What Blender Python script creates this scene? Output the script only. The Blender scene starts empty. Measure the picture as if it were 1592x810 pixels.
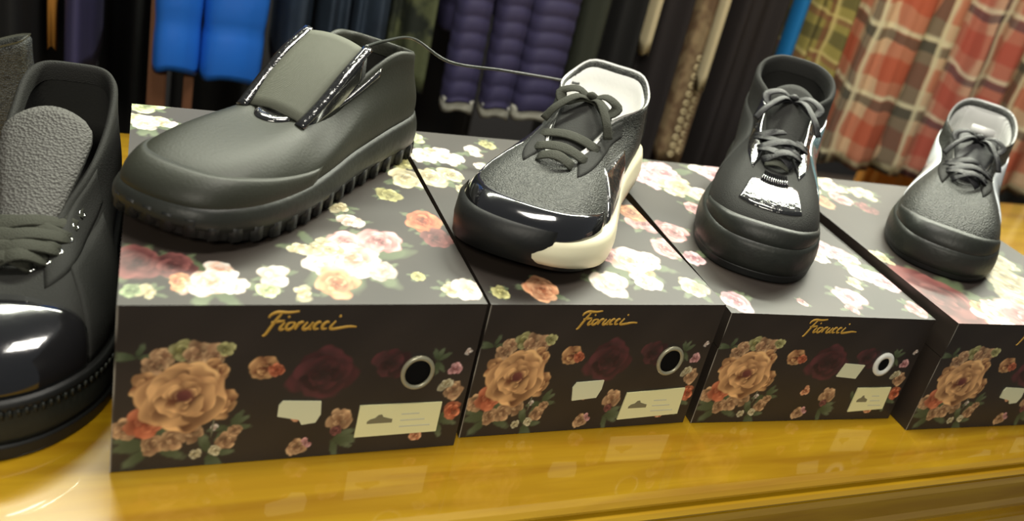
import bpy, bmesh, math, random
import numpy as np
from mathutils import Vector, Matrix

random.seed(4)
S = bpy.context.scene
COL = S.collection
PI = math.pi

# ------------------------------------------------------------------ camera
CF, CX, CY = 1356.7, 893.44, 322.07
cam_d = bpy.data.cameras.new('camera')
cam = bpy.data.objects.new('camera', cam_d)
COL.objects.link(cam)
S.camera = cam
r_ = Vector((0.90438146, -0.3518504, 0.24144456))
u_ = Vector((-0.06122792, 0.45295891, 0.88942642))
w_ = Vector((0.4223095, 0.81916392, -0.38810457))
CAMP = Vector((0, 0, 1.27933))
cam.matrix_world = Matrix(((r_.x, u_.x, -w_.x, CAMP.x), (r_.y, u_.y, -w_.y, CAMP.y), (r_.z, u_.z, -w_.z, CAMP.z), (0, 0, 0, 1)))
cam_d.sensor_width = 36
cam_d.lens = CF * 36 / 1592
cam_d.shift_x = -(CX - 796) / 1592
cam_d.shift_y = -(405 - CY) / 1592
cam_d.clip_start = 0.02
cam_d.dof.use_dof = True
cam_d.dof.focus_distance = 0.72
cam_d.dof.aperture_fstop = 5.0

# ------------------------------------------------------------------ world, lamps, exposure
wd = bpy.data.worlds.new('world')
S.world = wd
wd.use_nodes = True
wd.node_tree.nodes['Background'].inputs[0].default_value = (0.9, 0.95, 1.0, 1)
wd.node_tree.nodes['Background'].inputs[1].default_value = 0.11
S.view_settings.view_transform = 'Standard'
S.view_settings.look = 'None'
S.view_settings.gamma = 1
S.view_settings.use_curve_mapping = False
S.view_settings.exposure = 0.12


def area(name, loc, target, sx, sy, power, col=(1, 0.95, 0.85)):
    l = bpy.data.lights.new(name, 'AREA')
    l.shape = 'RECTANGLE'
    l.size = sx
    l.size_y = sy
    l.energy = power
    l.color = col
    o = bpy.data.objects.new(name, l)
    COL.objects.link(o)
    o.location = loc
    o.rotation_euler = (Vector(target) - Vector(loc)).to_track_quat('-Z', 'Y').to_euler()
    return o


# ceiling fittings of the shop: bright tubes above and beyond the counter, a spot behind the photographer
for tx in (0.1, 1.5, 2.9):
    area('ceiling_tube', (tx, 2.15, 2.9), (tx * .6 + .1, 0.9, 0.9), 1.25, 0.16, 68 if tx > 1 else 66, (0.98, 1.0, 0.82))
area('ceiling_panel', (0.4, 0.55, 2.7), (0.4, 0.6, 0.9), 0.7, 0.35, 26)
area('ceiling_panel', (2.0, 2.6, 2.7), (1.2, 1.2, 0.9), 0.9, 0.5, 14)
area('shop_front_lamp', (-0.5, -1.0, 2.1), (0.5, 0.9, 0.9), 0.5, 0.35, 21, (1, 0.94, 0.80))

Z0 = 0.85


# ------------------------------------------------------------------ materials
def mat(name, col, rough=0.6, spec=0.5, coat=0.0, metal=0.0, sheen=0.0, bump=None, var=None, coat_rough=0.05, trans=0.0):
    m = bpy.data.materials.new(name)
    m.use_nodes = True
    nt = m.node_tree
    b = nt.nodes['Principled BSDF']
    b.inputs['Base Color'].default_value = (*col, 1)
    b.inputs['Roughness'].default_value = rough
    b.inputs['Specular IOR Level'].default_value = spec
    b.inputs['Coat Weight'].default_value = coat
    b.inputs['Coat Roughness'].default_value = coat_rough
    b.inputs['Metallic'].default_value = metal
    b.inputs['Sheen Weight'].default_value = sheen
    b.inputs['Transmission Weight'].default_value = trans
    tc = nt.nodes.new('ShaderNodeTexCoord')
    if var:   # (scale, amount, colour2)
        n = nt.nodes.new('ShaderNodeTexNoise')
        n.inputs['Scale'].default_value = var[0]
        n.inputs['Detail'].default_value = 4
        nt.links.new(tc.outputs['Object'], n.inputs['Vector'])
        r = nt.nodes.new('ShaderNodeValToRGB')
        r.color_ramp.elements[0].position = 0.5 - var[1]
        r.color_ramp.elements[1].position = 0.5 + var[1]
        r.color_ramp.elements[0].color = (*col, 1)
        r.color_ramp.elements[1].color = (*var[2], 1)
        nt.links.new(n.outputs['Fac'], r.inputs['Fac'])
        nt.links.new(r.outputs['Color'], b.inputs['Base Color'])
    if bump:  # (kind, scale, strength)
        if bump[0] == 'noise':
            t = nt.nodes.new('ShaderNodeTexNoise')
            t.inputs['Detail'].default_value = 3
            out = t.outputs['Fac']
        elif bump[0] == 'voronoi':
            t = nt.nodes.new('ShaderNodeTexVoronoi')
            out = t.outputs['Distance']
        else:
            t = nt.nodes.new('ShaderNodeTexWave')
            out = t.outputs['Fac']
        t.inputs['Scale'].default_value = bump[1]
        nt.links.new(tc.outputs['Object'], t.inputs['Vector'])
        bp = nt.nodes.new('ShaderNodeBump')
        bp.inputs['Strength'].default_value = bump[2]
        bp.inputs['Distance'].default_value = 0.001
        nt.links.new(out, bp.inputs['Height'])
        nt.links.new(bp.outputs['Normal'], b.inputs['Normal'])
    return m


M = {}
M['black_cloth'] = mat('black_cloth', (0.012, 0.012, 0.0105), 0.75, 0.25, bump=('noise', 900, 0.5))
M['black_neoprene'] = mat('black_neoprene', (0.020, 0.0215, 0.015), 0.5, 0.32, bump=('noise', 500, 0.15))
M['grey_elastic'] = mat('grey_elastic', (0.105, 0.11, 0.083), 0.7, 0.4, bump=('wave', 500, 0.3))
M['glitter_cloth'] = mat('glitter_cloth', (0.010, 0.011, 0.0095), 0.5, 0.35, bump=('voronoi', 700, 0.7), var=(300, 0.2, (0.05, 0.052, 0.045)))
M['patent'] = mat('patent', (0.008, 0.008, 0.009), 0.12, 0.8, coat=1.0, bump=('noise', 60, 0.25))
M['patent_bubbly'] = mat('patent_bubbly', (0.014, 0.014, 0.014), 0.16, 0.8, coat=1.0, bump=('noise', 190, 1.0))
M['rubber'] = mat('rubber', (0.009, 0.0095, 0.009), 0.5, 0.35, bump=('noise', 300, 0.15))
M['rubber_worn'] = mat('rubber_worn', (0.012, 0.0135, 0.0115), 0.45, 0.3, var=(30, 0.2, (0.020, 0.022, 0.018)), bump=('noise', 200, 0.3))
M['mesh_lining'] = mat('mesh_lining', (0.065, 0.063, 0.058), 0.7, 0.4, bump=('voronoi', 480, 1.0))
M['dark_lining'] = mat('dark_lining', (0.022, 0.022, 0.02), 0.85, 0.3, bump=('noise', 500, 0.3))
M['white_lining'] = mat('white_lining', (0.93, 0.93, 0.9), 0.7, 0.3, bump=('noise', 300, 0.2))
M['silver_lining'] = mat('silver_lining', (0.6, 0.6, 0.58), 0.4, 0.5, bump=('wave', 90, 0.6))
M['cream_rubber'] = mat('cream_rubber', (0.72, 0.68, 0.48), 0.4, 0.5)
M['lace'] = mat('lace', (0.032, 0.033, 0.024), 0.8, 0.25, bump=('noise', 800, 0.6))
M['lace_dark'] = mat('lace_dark', (0.010, 0.010, 0.011), 0.5, 0.4, bump=('noise', 700, 0.6))
M['chrome'] = mat('chrome', (0.75, 0.75, 0.7), 0.18, metal=1)
M['teal_reflection_patent'] = mat('teal_reflection_patent', (0.12, 0.2, 0.22), 0.15, 0.8, coat=1)  # teal base colour stands in for a reflection on the patent
M['white_patent'] = mat('white_patent', (0.7, 0.74, 0.76), 0.2, 0.7, coat=1)
M['cord'] = mat('cord', (0.03, 0.035, 0.03), 0.3, 0.6)
M['clear_plastic'] = mat('clear_plastic', (0.8, 0.85, 0.85), 0.08, 0.6, trans=0.9)
M['gold'] = mat('gold', (0.62, 0.36, 0.06), 0.4, 0.6, metal=0.2)
M['sticker'] = mat('sticker', (0.70, 0.70, 0.46), 0.5)
M['label'] = mat('label', (0.80, 0.77, 0.42), 0.5)
M['label_ink'] = mat('label_ink', (0.2, 0.18, 0.1), 0.6)
M['label_grey'] = mat('label_grey', (0.58, 0.57, 0.42), 0.6)
M['eyelet'] = mat('eyelet', (0.38, 0.36, 0.25), 0.35, metal=0.4)
M['eyelet_white'] = mat('eyelet_white', (0.75, 0.75, 0.68), 0.4)
M['hole'] = mat('hole', (0.004, 0.004, 0.004), 0.9, 0.1)
M['board'] = mat('board', (0.03, 0.024, 0.02), 0.5)
M['wall'] = mat('wall', (0.03, 0.028, 0.03), 0.9, 0.2, bump=('noise', 20, 0.2))
M['floor'] = mat('floor', (0.05, 0.035, 0.03), 0.6, 0.3, var=(3, 0.2, (0.07, 0.05, 0.04)))
M['brown_wood'] = mat('brown_wood', (0.16, 0.07, 0.035), 0.5, 0.4, bump=('noise', 60, 0.2))
M['rail'] = mat('rail', (0.4, 0.4, 0.4), 0.3, metal=1)


def attr_mat(name, rough, coat=0.0, spec=0.5):
    m = bpy.data.materials.new(name)
    m.use_nodes = True
    nt = m.node_tree
    b = nt.nodes['Principled BSDF']
    a = nt.nodes.new('ShaderNodeAttribute')
    a.attribute_name = 'print'
    nt.links.new(a.outputs['Color'], b.inputs['Base Color'])
    b.inputs['Roughness'].default_value = rough
    b.inputs['Coat Weight'].default_value = coat
    b.inputs['Coat Roughness'].default_value = 0.25
    b.inputs['Specular IOR Level'].default_value = spec
    return m


M['printed_card'] = attr_mat('printed_card', 0.5, 0.0, 0.52)


def wood_mat():
    m = bpy.data.materials.new('varnished_wood')
    m.use_nodes = True
    nt = m.node_tree
    b = nt.nodes['Principled BSDF']
    tc = nt.nodes.new('ShaderNodeTexCoord')
    mp = nt.nodes.new('ShaderNodeMapping')
    mp.inputs['Scale'].default_value = (1.5, 18, 18)
    n = nt.nodes.new('ShaderNodeTexNoise')
    n.inputs['Scale'].default_value = 3
    n.inputs['Detail'].default_value = 6
    n.inputs['Distortion'].default_value = 0.6
    r = nt.nodes.new('ShaderNodeValToRGB')
    e = r.color_ramp.elements
    e[0].position = 0.3
    e[0].color = (0.33, 0.165, 0.004, 1)
    e[1].position = 0.72
    e[1].color = (0.53, 0.32, 0.010, 1)
    nt.links.new(tc.outputs['Object'], mp.inputs['Vector'])
    nt.links.new(mp.outputs['Vector'], n.inputs['Vector'])
    nt.links.new(n.outputs['Fac'], r.inputs['Fac'])
    nt.links.new(r.outputs['Color'], b.inputs['Base Color'])
    b.inputs['Roughness'].default_value = 0.3
    b.inputs['Coat Weight'].default_value = 1.0
    b.inputs['Coat IOR'].default_value = 1.85
    b.inputs['Coat Roughness'].default_value = 0.05
    n2 = nt.nodes.new('ShaderNodeTexNoise')
    n2.inputs['Scale'].default_value = 9
    bp = nt.nodes.new('ShaderNodeBump')
    bp.inputs['Strength'].default_value = 0.05
    bp.inputs['Distance'].default_value = 0.01
    nt.links.new(tc.outputs['Object'], n2.inputs['Vector'])
    nt.links.new(n2.outputs['Fac'], bp.inputs['Height'])
    nt.links.new(bp.outputs['Normal'], b.inputs['Normal'])
    nt.links.new(bp.outputs['Normal'], b.inputs['Coat Normal'])
    return m


M['wood'] = wood_mat()


# ------------------------------------------------------------------ mesh helpers
def link(name, me, parent=None, smooth=True):
    o = bpy.data.objects.new(name, me)
    COL.objects.link(o)
    if parent is not None:
        o.parent = parent
    return o


def obj(name, vs, fs, m, parent=None, smooth=True):
    me = bpy.data.meshes.new(name)
    me.from_pydata([tuple(v) for v in vs], [], [tuple(f) for f in fs])
    me.materials.append(m)
    if smooth:
        me.polygons.foreach_set('use_smooth', [True] * len(me.polygons))
    me.update()
    o = link(name, me, parent)
    bm = bmesh.new()
    bm.from_mesh(me)
    bmesh.ops.recalc_face_normals(bm, faces=bm.faces)
    bm.to_mesh(me)
    bm.free()
    return o


def tag(o, label=None, cat=None, group=None, kind=None):
    if label:
        o['label'] = label
    if cat:
        o['category'] = cat
    if group:
        o['group'] = group
    if kind:
        o['kind'] = kind
    return o


def empty(name, loc, rz, label, cat, group=None):
    o = bpy.data.objects.new(name, None)
    o.empty_display_size = 0.05
    COL.objects.link(o)
    o.location = loc
    o.rotation_euler = (0, 0, rz)
    return tag(o, label, cat, group)


class MB:
    def __init__(s):
        s.v = []
        s.f = []

    def box(s, a, b, bev=0.0):
        bm = bmesh.new()
        bmesh.ops.create_cube(bm, size=1)
        for v in bm.verts:
            v.co = Vector(((a[0] + b[0]) / 2 + v.co.x * (b[0] - a[0]), (a[1] + b[1]) / 2 + v.co.y * (b[1] - a[1]), (a[2] + b[2]) / 2 + v.co.z * (b[2] - a[2])))
        if bev:
            bmesh.ops.bevel(bm, geom=bm.edges[:], offset=bev, segments=2, affect='EDGES')
        s.bm(bm)
        return s

    def bm(s, bm):
        n = len(s.v)
        bm.verts.index_update()
        s.v += [v.co.copy() for v in bm.verts]
        s.f += [tuple(n + v.index for v in f.verts) for f in bm.faces]
        bm.free()

    def grid(s, rows, closed=False, cap0=False, cap1=False):
        n = len(s.v)
        R, Cn = len(rows), len(rows[0])
        for r in rows:
            s.v += [Vector(p) for p in r]
        for i in range(R - 1):
            for j in range(Cn if closed else Cn - 1):
                k = (j + 1) % Cn
                s.f.append((n + i * Cn + j, n + i * Cn + k, n + (i + 1) * Cn + k, n + (i + 1) * Cn + j))
        if cap0:
            s.f.append(tuple(n + j for j in range(Cn)))
        if cap1:
            s.f.append(tuple(n + (R - 1) * Cn + j for j in range(Cn)))
        return s

    def tube(s, path, rad, sides=8, flat=None, caps=True):
        """sweep an ellipse; rad = number or (across, thick) with flat = up vector or list of up vectors"""
        path = [Vector(p) for p in path]
        rows = []
        up0 = Vector((0, 0, 1))
        for i, p in enumerate(path):
            t = (path[min(i + 1, len(path) - 1)] - path[max(i - 1, 0)])
            if t.length < 1e-9:
                t = Vector((1, 0, 0))
            t.normalize()
            up = (flat[i] if isinstance(flat, list) else flat) if flat is not None else up0
            up = Vector(up)
            side = t.cross(up)
            if side.length < 1e-3:
                side = t.cross(Vector((1, 0, 0)))
            side.normalize()
            nn = side.cross(t).normalized()
            rr = rad[i] if isinstance(rad, list) else rad
            ra, rb = rr if isinstance(rr, tuple) else (rr, rr)
            rows.append([p + side * math.cos(2 * PI * k / sides) * ra + nn * math.sin(2 * PI * k / sides) * rb for k in range(sides)])
        s.grid(rows, True, caps, caps)
        return s

    def build(s, name, m, parent=None, smooth=True):
        return obj(name, s.v, s.f, m, parent, smooth)


def smooth01(x):
    x = max(0.0, min(1.0, x))
    return x * x * (3 - 2 * x)


def lerp(a, b, t):
    return a + (b - a) * t


def cr_closed(P, t):
    """closed Catmull-Rom through rows of P at t in [0,1)"""
    n = len(P)
    x = (t % 1.0) * n
    i = int(math.floor(x))
    f = x - i
    p0, p1, p2, p3 = (P[(i - 1) % n], P[i % n], P[(i + 1) % n], P[(i + 2) % n])
    return tuple(0.5 * ((2 * b) + (-a + c) * f + (2 * a - 5 * b + 4 * c - d) * f * f + (-a + 3 * b - 3 * c + d) * f ** 3) for a, b, c, d in zip(p0, p1, p2, p3))


def spline(pts, n):
    P = [Vector(p) for p in pts]
    P = [P[0] * 2 - P[1]] + P + [P[-1] * 2 - P[-2]]
    out = []
    segs = len(P) - 3
    for k in range(n):
        x = k / (n - 1) * segs
        i = min(int(x), segs - 1)
        f = x - i
        a, b, c, d = P[i:i + 4]
        out.append(0.5 * ((2 * b) + (c - a) * f + (2 * a - 5 * b + 4 * c - d) * f * f + (3 * b - a - 3 * c + d) * f ** 3))
    return out


# ------------------------------------------------------------------ setting
mb = MB().box((-2.5, -0.6, -0.05), (4.5, 3.6, 0.0))
tag(mb.build('floor', M['floor'], None, False), kind='structure')
mb = MB().box((-2.5, 3.3, 0), (4.5, 3.4, 2.9))
tag(mb.build('wall_back', M['wall'], None, False), kind='structure')

# counter: worktop with a moulded front edge
cr = empty('shop_counter', (0, 0.4, 0), 0, 'varnished yellow-brown wooden counter with moulded front edge under the shoeboxes', 'counter')
cr.rotation_euler = (0, 0, math.radians(1.2))
prof = [(0.62, 0.0), (0.012, 0.0), (0.006, -0.001), (0.003, -0.004), (0.0035, -0.0065), (0.0075, -0.0075), (0.0075, -0.0095), (0.0, -0.0105),
        (-0.0025, -0.0135), (-0.001, -0.0165), (0.0065, -0.0175), (0.0068, -0.0195), (0.001, -0.0205), (-0.001, -0.026), (-0.001, -0.046), (0.004, -0.0475), (0.62, -0.0475)]
rows = []
for x in (-1.6, 2.6):
    rows.append([(x, y, Z0 + z) for y, z in prof])
MB().grid(rows, True, True, True).build('worktop', M['wood'], cr, False)
prof = [(0.02, -0.0476), (0.008, -0.0476), (0.004, -0.052), (0.002, -0.058), (0.004, -0.064), (0.009, -0.067), (0.009, -0.07),
        (0.0, -0.073), (-0.004, -0.08), (-0.004, -0.086), (0.003, -0.092), (0.02, -0.092)]
rows = []
for x in (-1.6, 2.6):
    rows.append([(x, y, Z0 + z) for y, z in prof])
MB().grid(rows, True, True, True).build('moulding', M['wood'], cr, False)
for i in range(6):
    x = -1.55 + i * 0.69
    MB().box((x, 0.02, 0.08), (x + 0.66, 0.045, Z0 - 0.0925), 0.003).build('front_panel', M['wood'], cr, False)
MB().box((-1.56, 0.0455, 0.0), (2.56, 0.60, Z0 - 0.048)).build('carcass', M['wood'], cr, False)


# ------------------------------------------------------------------ printed cardboard
BG = np.array((0.024, 0.0175, 0.0135))
PAL = {
    'rose': ((0.17, 0.045, 0.018), (0.92, 0.52, 0.22)),
    'w': ((0.62, 0.42, 0.32), (0.97, 0.92, 0.82)),
    'W': ((0.66, 0.30, 0.18), (0.97, 0.92, 0.84)),
    'c': ((0.35, 0.28, 0.14), (0.80, 0.74, 0.50)),
    'g': ((0.22, 0.26, 0.10), (0.78, 0.85, 0.50)),
    'l': ((0.10, 0.14, 0.06), (0.36, 0.44, 0.24)),
    'y': ((0.22, 0.20, 0.06), (0.66, 0.62, 0.28)),
    'o': ((0.40, 0.12, 0.05), (0.88, 0.48, 0.26)),
    'p': ((0.30, 0.10, 0.10), (0.85, 0.48, 0.46)),
    'P': ((0.42, 0.16, 0.19), (0.92, 0.66, 0.68)),
    'r': ((0.09, 0.025, 0.025), (0.26, 0.09, 0.08)),
    'R': ((0.30, 0.05, 0.02), (0.75, 0.25, 0.12)),
    'm': ((0.035, 0.016, 0.016), (0.10, 0.025, 0.028)),
    'b': ((0.25, 0.12, 0.06), (0.72, 0.46, 0.24)),
}


def wob(X, Y, s, ph):
    return np.sin(X * s + ph) * np.cos(Y * s * 1.27 + ph * 2.1) + 0.5 * np.sin(X * s * 2.3 - Y * s * 1.9 + ph * 3.3)


def petal(img, X, Y, px, py, ang, a, b, dark, lite, ph, soft):
    ca, sa = math.cos(ang), math.sin(ang)
    x = (X - px) * ca + (Y - py) * sa
    y = -(X - px) * sa + (Y - py) * ca
    q = np.sqrt((x / a) ** 2 + (y / b) ** 2) + 0.10 * wob(X, Y, 2.2 / min(a, b), ph)
    al = np.clip((1 - q) / soft, 0, 1)
    if al.max() <= 0:
        return
    s = np.clip(0.5 + 0.5 * x / a + 0.18 * wob(X, Y, 1.6 / a, ph + 1), 0, 1) ** 1.9
    s = s * np.clip(1.25 - 0.5 * np.clip((q - 0.8) / 0.2, 0, 1), 0, 1)
    c = np.array(dark) + (np.array(lite) - np.array(dark)) * s[..., None]
    img[:] = img * (1 - al[..., None]) + c * al[..., None]


def flower(img, X, Y, cx, cy, r, key, rng, stretch=1.0, big=False):
    x0, x1 = cx - r * 1.5, cx + r * 1.5
    y0, y1 = cy - r * 1.6 * stretch, cy + r * 1.6 * stretch
    ii = np.where((Y[:, 0] > y0) & (Y[:, 0] < y1))[0]
    jj = np.where((X[0] > x0) & (X[0] < x1))[0]
    if len(ii) == 0 or len(jj) == 0:
        return
    sl = (slice(ii[0], ii[-1] + 1), slice(jj[0], jj[-1] + 1))
    im, XX, YY = img[sl], X[sl], Y[sl]
    dark, lite = (np.array(c) for c in PAL[key])
    YY = cy + (YY - cy) / stretch
    rings = [(1.0, 7), (0.8, 5), (0.6, 5), (0.42, 4), (0.27, 3)] if (big or r > 0.012) else [(1.0, 5), (0.62, 4), (0.35, 2)]
    if big:
        rings = [(1.0, 7), (0.84, 6), (0.66, 5), (0.48, 4), (0.32, 3), (0.2, 2)]
    for k, (rf, n) in enumerate(rings):
        a0 = rng.uniform(0, 6.28)
        for i in range(n):
            a = a0 + i * 2 * PI / n + rng.uniform(-0.25, 0.25)
            jr = rng.uniform(0.8, 1.15)
            tone = rng.uniform(0.5, 1.2) * (1 - 0.08 * k)
            rr = r * rf * 0.58 * jr
            if key in 'wWcgPpo' and k == 0 and rng.random() < 0.35:
                continue
            petal(im, XX, YY, cx + math.cos(a) * rr, cy + math.sin(a) * rr, a + rng.uniform(-.3, .3), r * rf * 0.50 * jr, r * rf * 0.62 * rng.uniform(.75, 1.15),
                  dark * tone, np.clip(lite * (tone if not big else 0.75 + 0.3 * tone), 0, 0.97), rng.uniform(0, 9), 0.22 if not big else 0.12)
    petal(im, XX, YY, cx, cy, 0.3, r * 0.12, r * 0.1, dark * 0.6, dark * 0.9, 0.3, 0.5)


def leaves(img, X, Y, cx, cy, r, rng, n=5, key='l'):
    d, l = PAL[key]
    for i in range(n):
        a = rng.uniform(0, 6.28)
        petal(img, X, Y, cx + math.cos(a) * r * .6, cy + math.sin(a) * r * .6, a, r * .6, r * .22, np.array(d) * .5, np.array(l) * .35, rng.uniform(0, 9), .4)


def front_image(W, H, nx, ny, variant):
    rng = random.Random(11)
    X, Y = np.meshgrid(np.linspace(0, W, nx), np.linspace(0, H, ny))
    img = np.zeros((ny, nx, 3)) + BG
    img *= (1 + 0.12 * wob(X, Y, 60, 1.0)[..., None])
    u = lambda a: a * W
    v = lambda b: b * H
    for (a, b, r) in ((.1, .15, .02), (.3, .25, .012), (.05, .7, .01), (.25, .08, .014), (.6, .12, .014), (.92, .2, .014), (.75, .2, .01), (.88, .62, .01)):
        leaves(img, X, Y, u(a), v(b), r, rng, 6)
    flower(img, X, Y, u(.545), v(.56), .021, 'm', rng, 1.0)
    for (a, b, r, k) in ((.115, .70, .0075, 'b'), (.165, .735, .008, 'y'), (.20, .715, .009, 'b'), (.245, .70, .0075, 'b'), (.27, .74, .005, 'y'), (.095, .65, .007, 'b'),
                         (.03, .27, .008, 'b'), (.10, .16, .007, 'b'), (.155, .19, .008, 'b'), (.20, .23, .008, 'b'), (.27, .40, .010, 'rose'), (.245, .60, .009, 'rose'), (.08, .52, .010, 'rose'), (.085, .30, .011, 'R')):
        flower(img, X, Y, u(a), v(b), r, k, rng, 1.1)
    flower(img, X, Y, u(.172), v(.45), .0265, 'rose', rng, 1.05, True)
    petal(img, X, Y, u(.175), v(.46), 0.2, .007, .006, (0.10, .02, .02), (0.24, .07, .05), 1.2, .5)
    flower(img, X, Y, u(.378), v(.61), .0095, 'rose', rng)
    flower(img, X, Y, u(.41), v(.60), .005, 'R', rng)
    for (a, b, r, k) in ((.293, .15, .0065, 'b'), (.315, .22, .0045, 'b'), (.27, .09, .004, 'c'), (.215, .08, .0035, 'c'), (.495, .075, .0065, 'b'), (.52, .10, .004, 'p'), (.49, .30, .005, 'o'),
                         (.612, .245, .0085, 'b'), (.605, .17, .004, 'r'), (.955, .42, .0075, 'b'), (.965, .27, .007, 'R'), (.945, .56, .0055, 'p'), (.925, .46, .006, 'c'), (.86, .10, .005, 'o'), (.975, .68, .003, 'w'), (.74, .62, .012, 'm'), (.26, .245, .003, 'w')):
        flower(img, X, Y, u(a), v(b), r, k, rng, 1.1)
    # stems
    petal(img, X, Y, u(.255), v(.24), 1.5, .008, .0008, (.1, .1, .06), (.3, .3, .2), 0, .4)
    # worn pale left edge
    ed = np.clip(1 - (X / W) / 0.004, 0, 1) * np.clip(0.6 + 0.6 * wob(X, Y, 90, 4), 0, 1)
    img = img * (1 - ed[..., None]) + np.array((0.5, 0.46, 0.38)) * ed[..., None]
    return np.clip(img, 0.002, 0.97)


def top_image(W, D, nx, ny, lst, seed):
    rng = random.Random(seed)
    X, Y = np.meshgrid(np.linspace(0, W, nx), np.linspace(0, D, ny))
    img = np.zeros((ny, nx, 3)) + BG
    img *= (1 + 0.15 * wob(X, Y, 40, 1.0)[..., None])
    for (x, y, r, k) in lst:
        leaves(img, X, Y, x, y, r * 1.5, rng, 5)
    for (x, y, r, k) in lst:
        r2 = max(r, 0.005) * 1.12
        if r2 > 0.017 and k in 'WwcP':   # a spray: several blooms
            for q in range(4):
                a = rng.uniform(0, 6.28)
                flower(img, X, Y, x + math.cos(a) * r2 * .62, y + math.sin(a) * r2 * .62, r2 * rng.uniform(.4, .55), rng.choice([k, k, 'w', 'p' if k in 'WP' else 'c', 'o' if k == 'W' else k]), rng, 1.25)
            flower(img, X, Y, x, y, r2 * .68, k, rng, 1.2)
        else:
            flower(img, X, Y, x, y, r2, k, rng, 1.3)
    return np.clip(img, 0.002, 0.97)


def set_print(me, cols):
    a = me.attributes.new('print', 'FLOAT_COLOR', 'POINT')
    c = np.ones((len(cols), 4), dtype=np.float32)
    c[:, :3] = cols
    a.data.foreach_set('color', c.ravel())


def np_mesh(name, V, F, cols, m, parent):
    me = bpy.data.meshes.new(name)
    me.vertices.add(len(V))
    me.vertices.foreach_set('co', np.asarray(V, dtype=np.float32).ravel())
    me.loops.add(F.size)
    me.polygons.add(len(F))
    me.loops.foreach_set('vertex_index', F.astype(np.int32).ravel())
    me.polygons.foreach_set('loop_start', np.arange(0, F.size, 4, dtype=np.int32))
    me.update(calc_edges=True)
    set_print(me, cols)
    me.materials.append(m)
    return link(name, me, parent)


def grid_faces(ny, nx, off=0):
    i, j = np.meshgrid(np.arange(ny - 1), np.arange(nx - 1), indexing='ij')
    a = off + i * nx + j
    return np.stack([a, a + 1, a + nx + 1, a + nx], -1).reshape(-1, 4)


def panel_box(name, W, D, z0, z1, y0, front, top, parent, wall=0.0016, thick=True):
    """open-bottomed (lid) or open-topped (tray) card box: front grid carries the print; other sides plain, real card thickness inside"""
    V, F, C = [], [], []
    off = 0
    # front
    ny, nx = front.shape[:2]
    X, Z = np.meshgrid(np.linspace(0, W, nx), np.linspace(z0, z1, ny))
    V.append(np.stack([X, np.full_like(X, y0), Z], -1).reshape(-1, 3))
    C.append(front.reshape(-1, 3))
    F.append(grid_faces(ny, nx, off))
    off += ny * nx
    if top is not None:
        ty, tx = top.shape[:2]
        X, Y = np.meshgrid(np.linspace(0, W, tx), np.linspace(y0, D, ty))
        sag = 0.0012 * np.sin(X / W * PI) * np.sin((Y - y0) / (D - y0) * PI)
        V.append(np.stack([X, Y, z1 - sag], -1).reshape(-1, 3))
        C.append(top.reshape(-1, 3))
        F.append(grid_faces(ty, tx, off))
        off += ty * tx

    def quad(pts, col=BG):
        nonlocal off
        V.append(np.array(pts, dtype=float))
        C.append(np.tile(np.array(col), (4, 1)))
        F.append(np.array([[off, off + 1, off + 2, off + 3]]))
        off += 4
    quad([(0, D, z0), (0, y0, z0), (0, y0, z1), (0, D, z1)])
    quad([(W, y0, z0), (W, D, z0), (W, D, z1), (W, y0, z1)])
    quad([(W, D, z0), (0, D, z0), (0, D, z1), (W, D, z1)])
    if top is None:
        quad([(0, y0, z0), (0, D, z0), (W, D, z0), (W, y0, z0)])
    t = wall
    quad([(t, y0 + t, z0), (W - t, y0 + t, z0), (W - t, y0 + t, z1 - t), (t, y0 + t, z1 - t)])
    quad([(t, D - t, z0), (t, y0 + t, z0), (t, y0 + t, z1 - t), (t, D - t, z1 - t)])
    quad([(W - t, y0 + t, z0), (W - t, D - t, z0), (W - t, D - t, z1 - t), (W - t, y0 + t, z1 - t)])
    return np_mesh(name, np.concatenate(V), np.concatenate(F), np.concatenate(C), M['printed_card'], parent)


# gold script lettering, drawn stroke by stroke (units: x-height = 1)
STROKES = [
    # F : stem, long top bar, middle bar
    [(1.05, 2.25), (0.75, 1.5), (0.45, 0.6), (0.1, -0.55), (-0.15, -0.75)],
    [(-0.1, 1.55), (0.05, 1.95), (0.6, 2.25), (1.6, 2.2), (2.6, 2.35)],
    [(0.25, 0.95), (0.8, 1.05), (1.5, 1.15)],
    # i
    [(1.55, 0.95), (1.3, 0.3), (1.4, 0.0), (1.7, 0.15)],
    # o
    [(2.35, 0.95), (1.95, 0.8), (1.85, 0.25), (2.15, 0.0), (2.5, 0.35), (2.55, 0.8), (2.35, 0.95)],
    # r
    [(2.95, 0.95), (2.75, 0.0)], [(2.85, 0.5), (3.1, 0.9), (3.4, 0.95)],
    # u
    [(3.75, 0.95), (3.5, 0.3), (3.65, 0.0), (4.0, 0.2), (4.3, 0.95)], [(4.3, 0.95), (4.1, 0.2), (4.35, 0.0)],
    # c
    [(5.1, 0.85), (4.85, 0.95), (4.55, 0.5), (4.65, 0.05), (5.05, 0.1)],
    # c
    [(5.9, 0.85), (5.65, 0.95), (5.35, 0.5), (5.45, 0.05), (5.85, 0.1)],
    # i with its long finishing stroke
    [(6.5, 1.05), (6.2, 0.35), (6.3, 0.02), (7.0, 0.1), (8.0, 0.3), (8.8, 0.25)],
]


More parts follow.
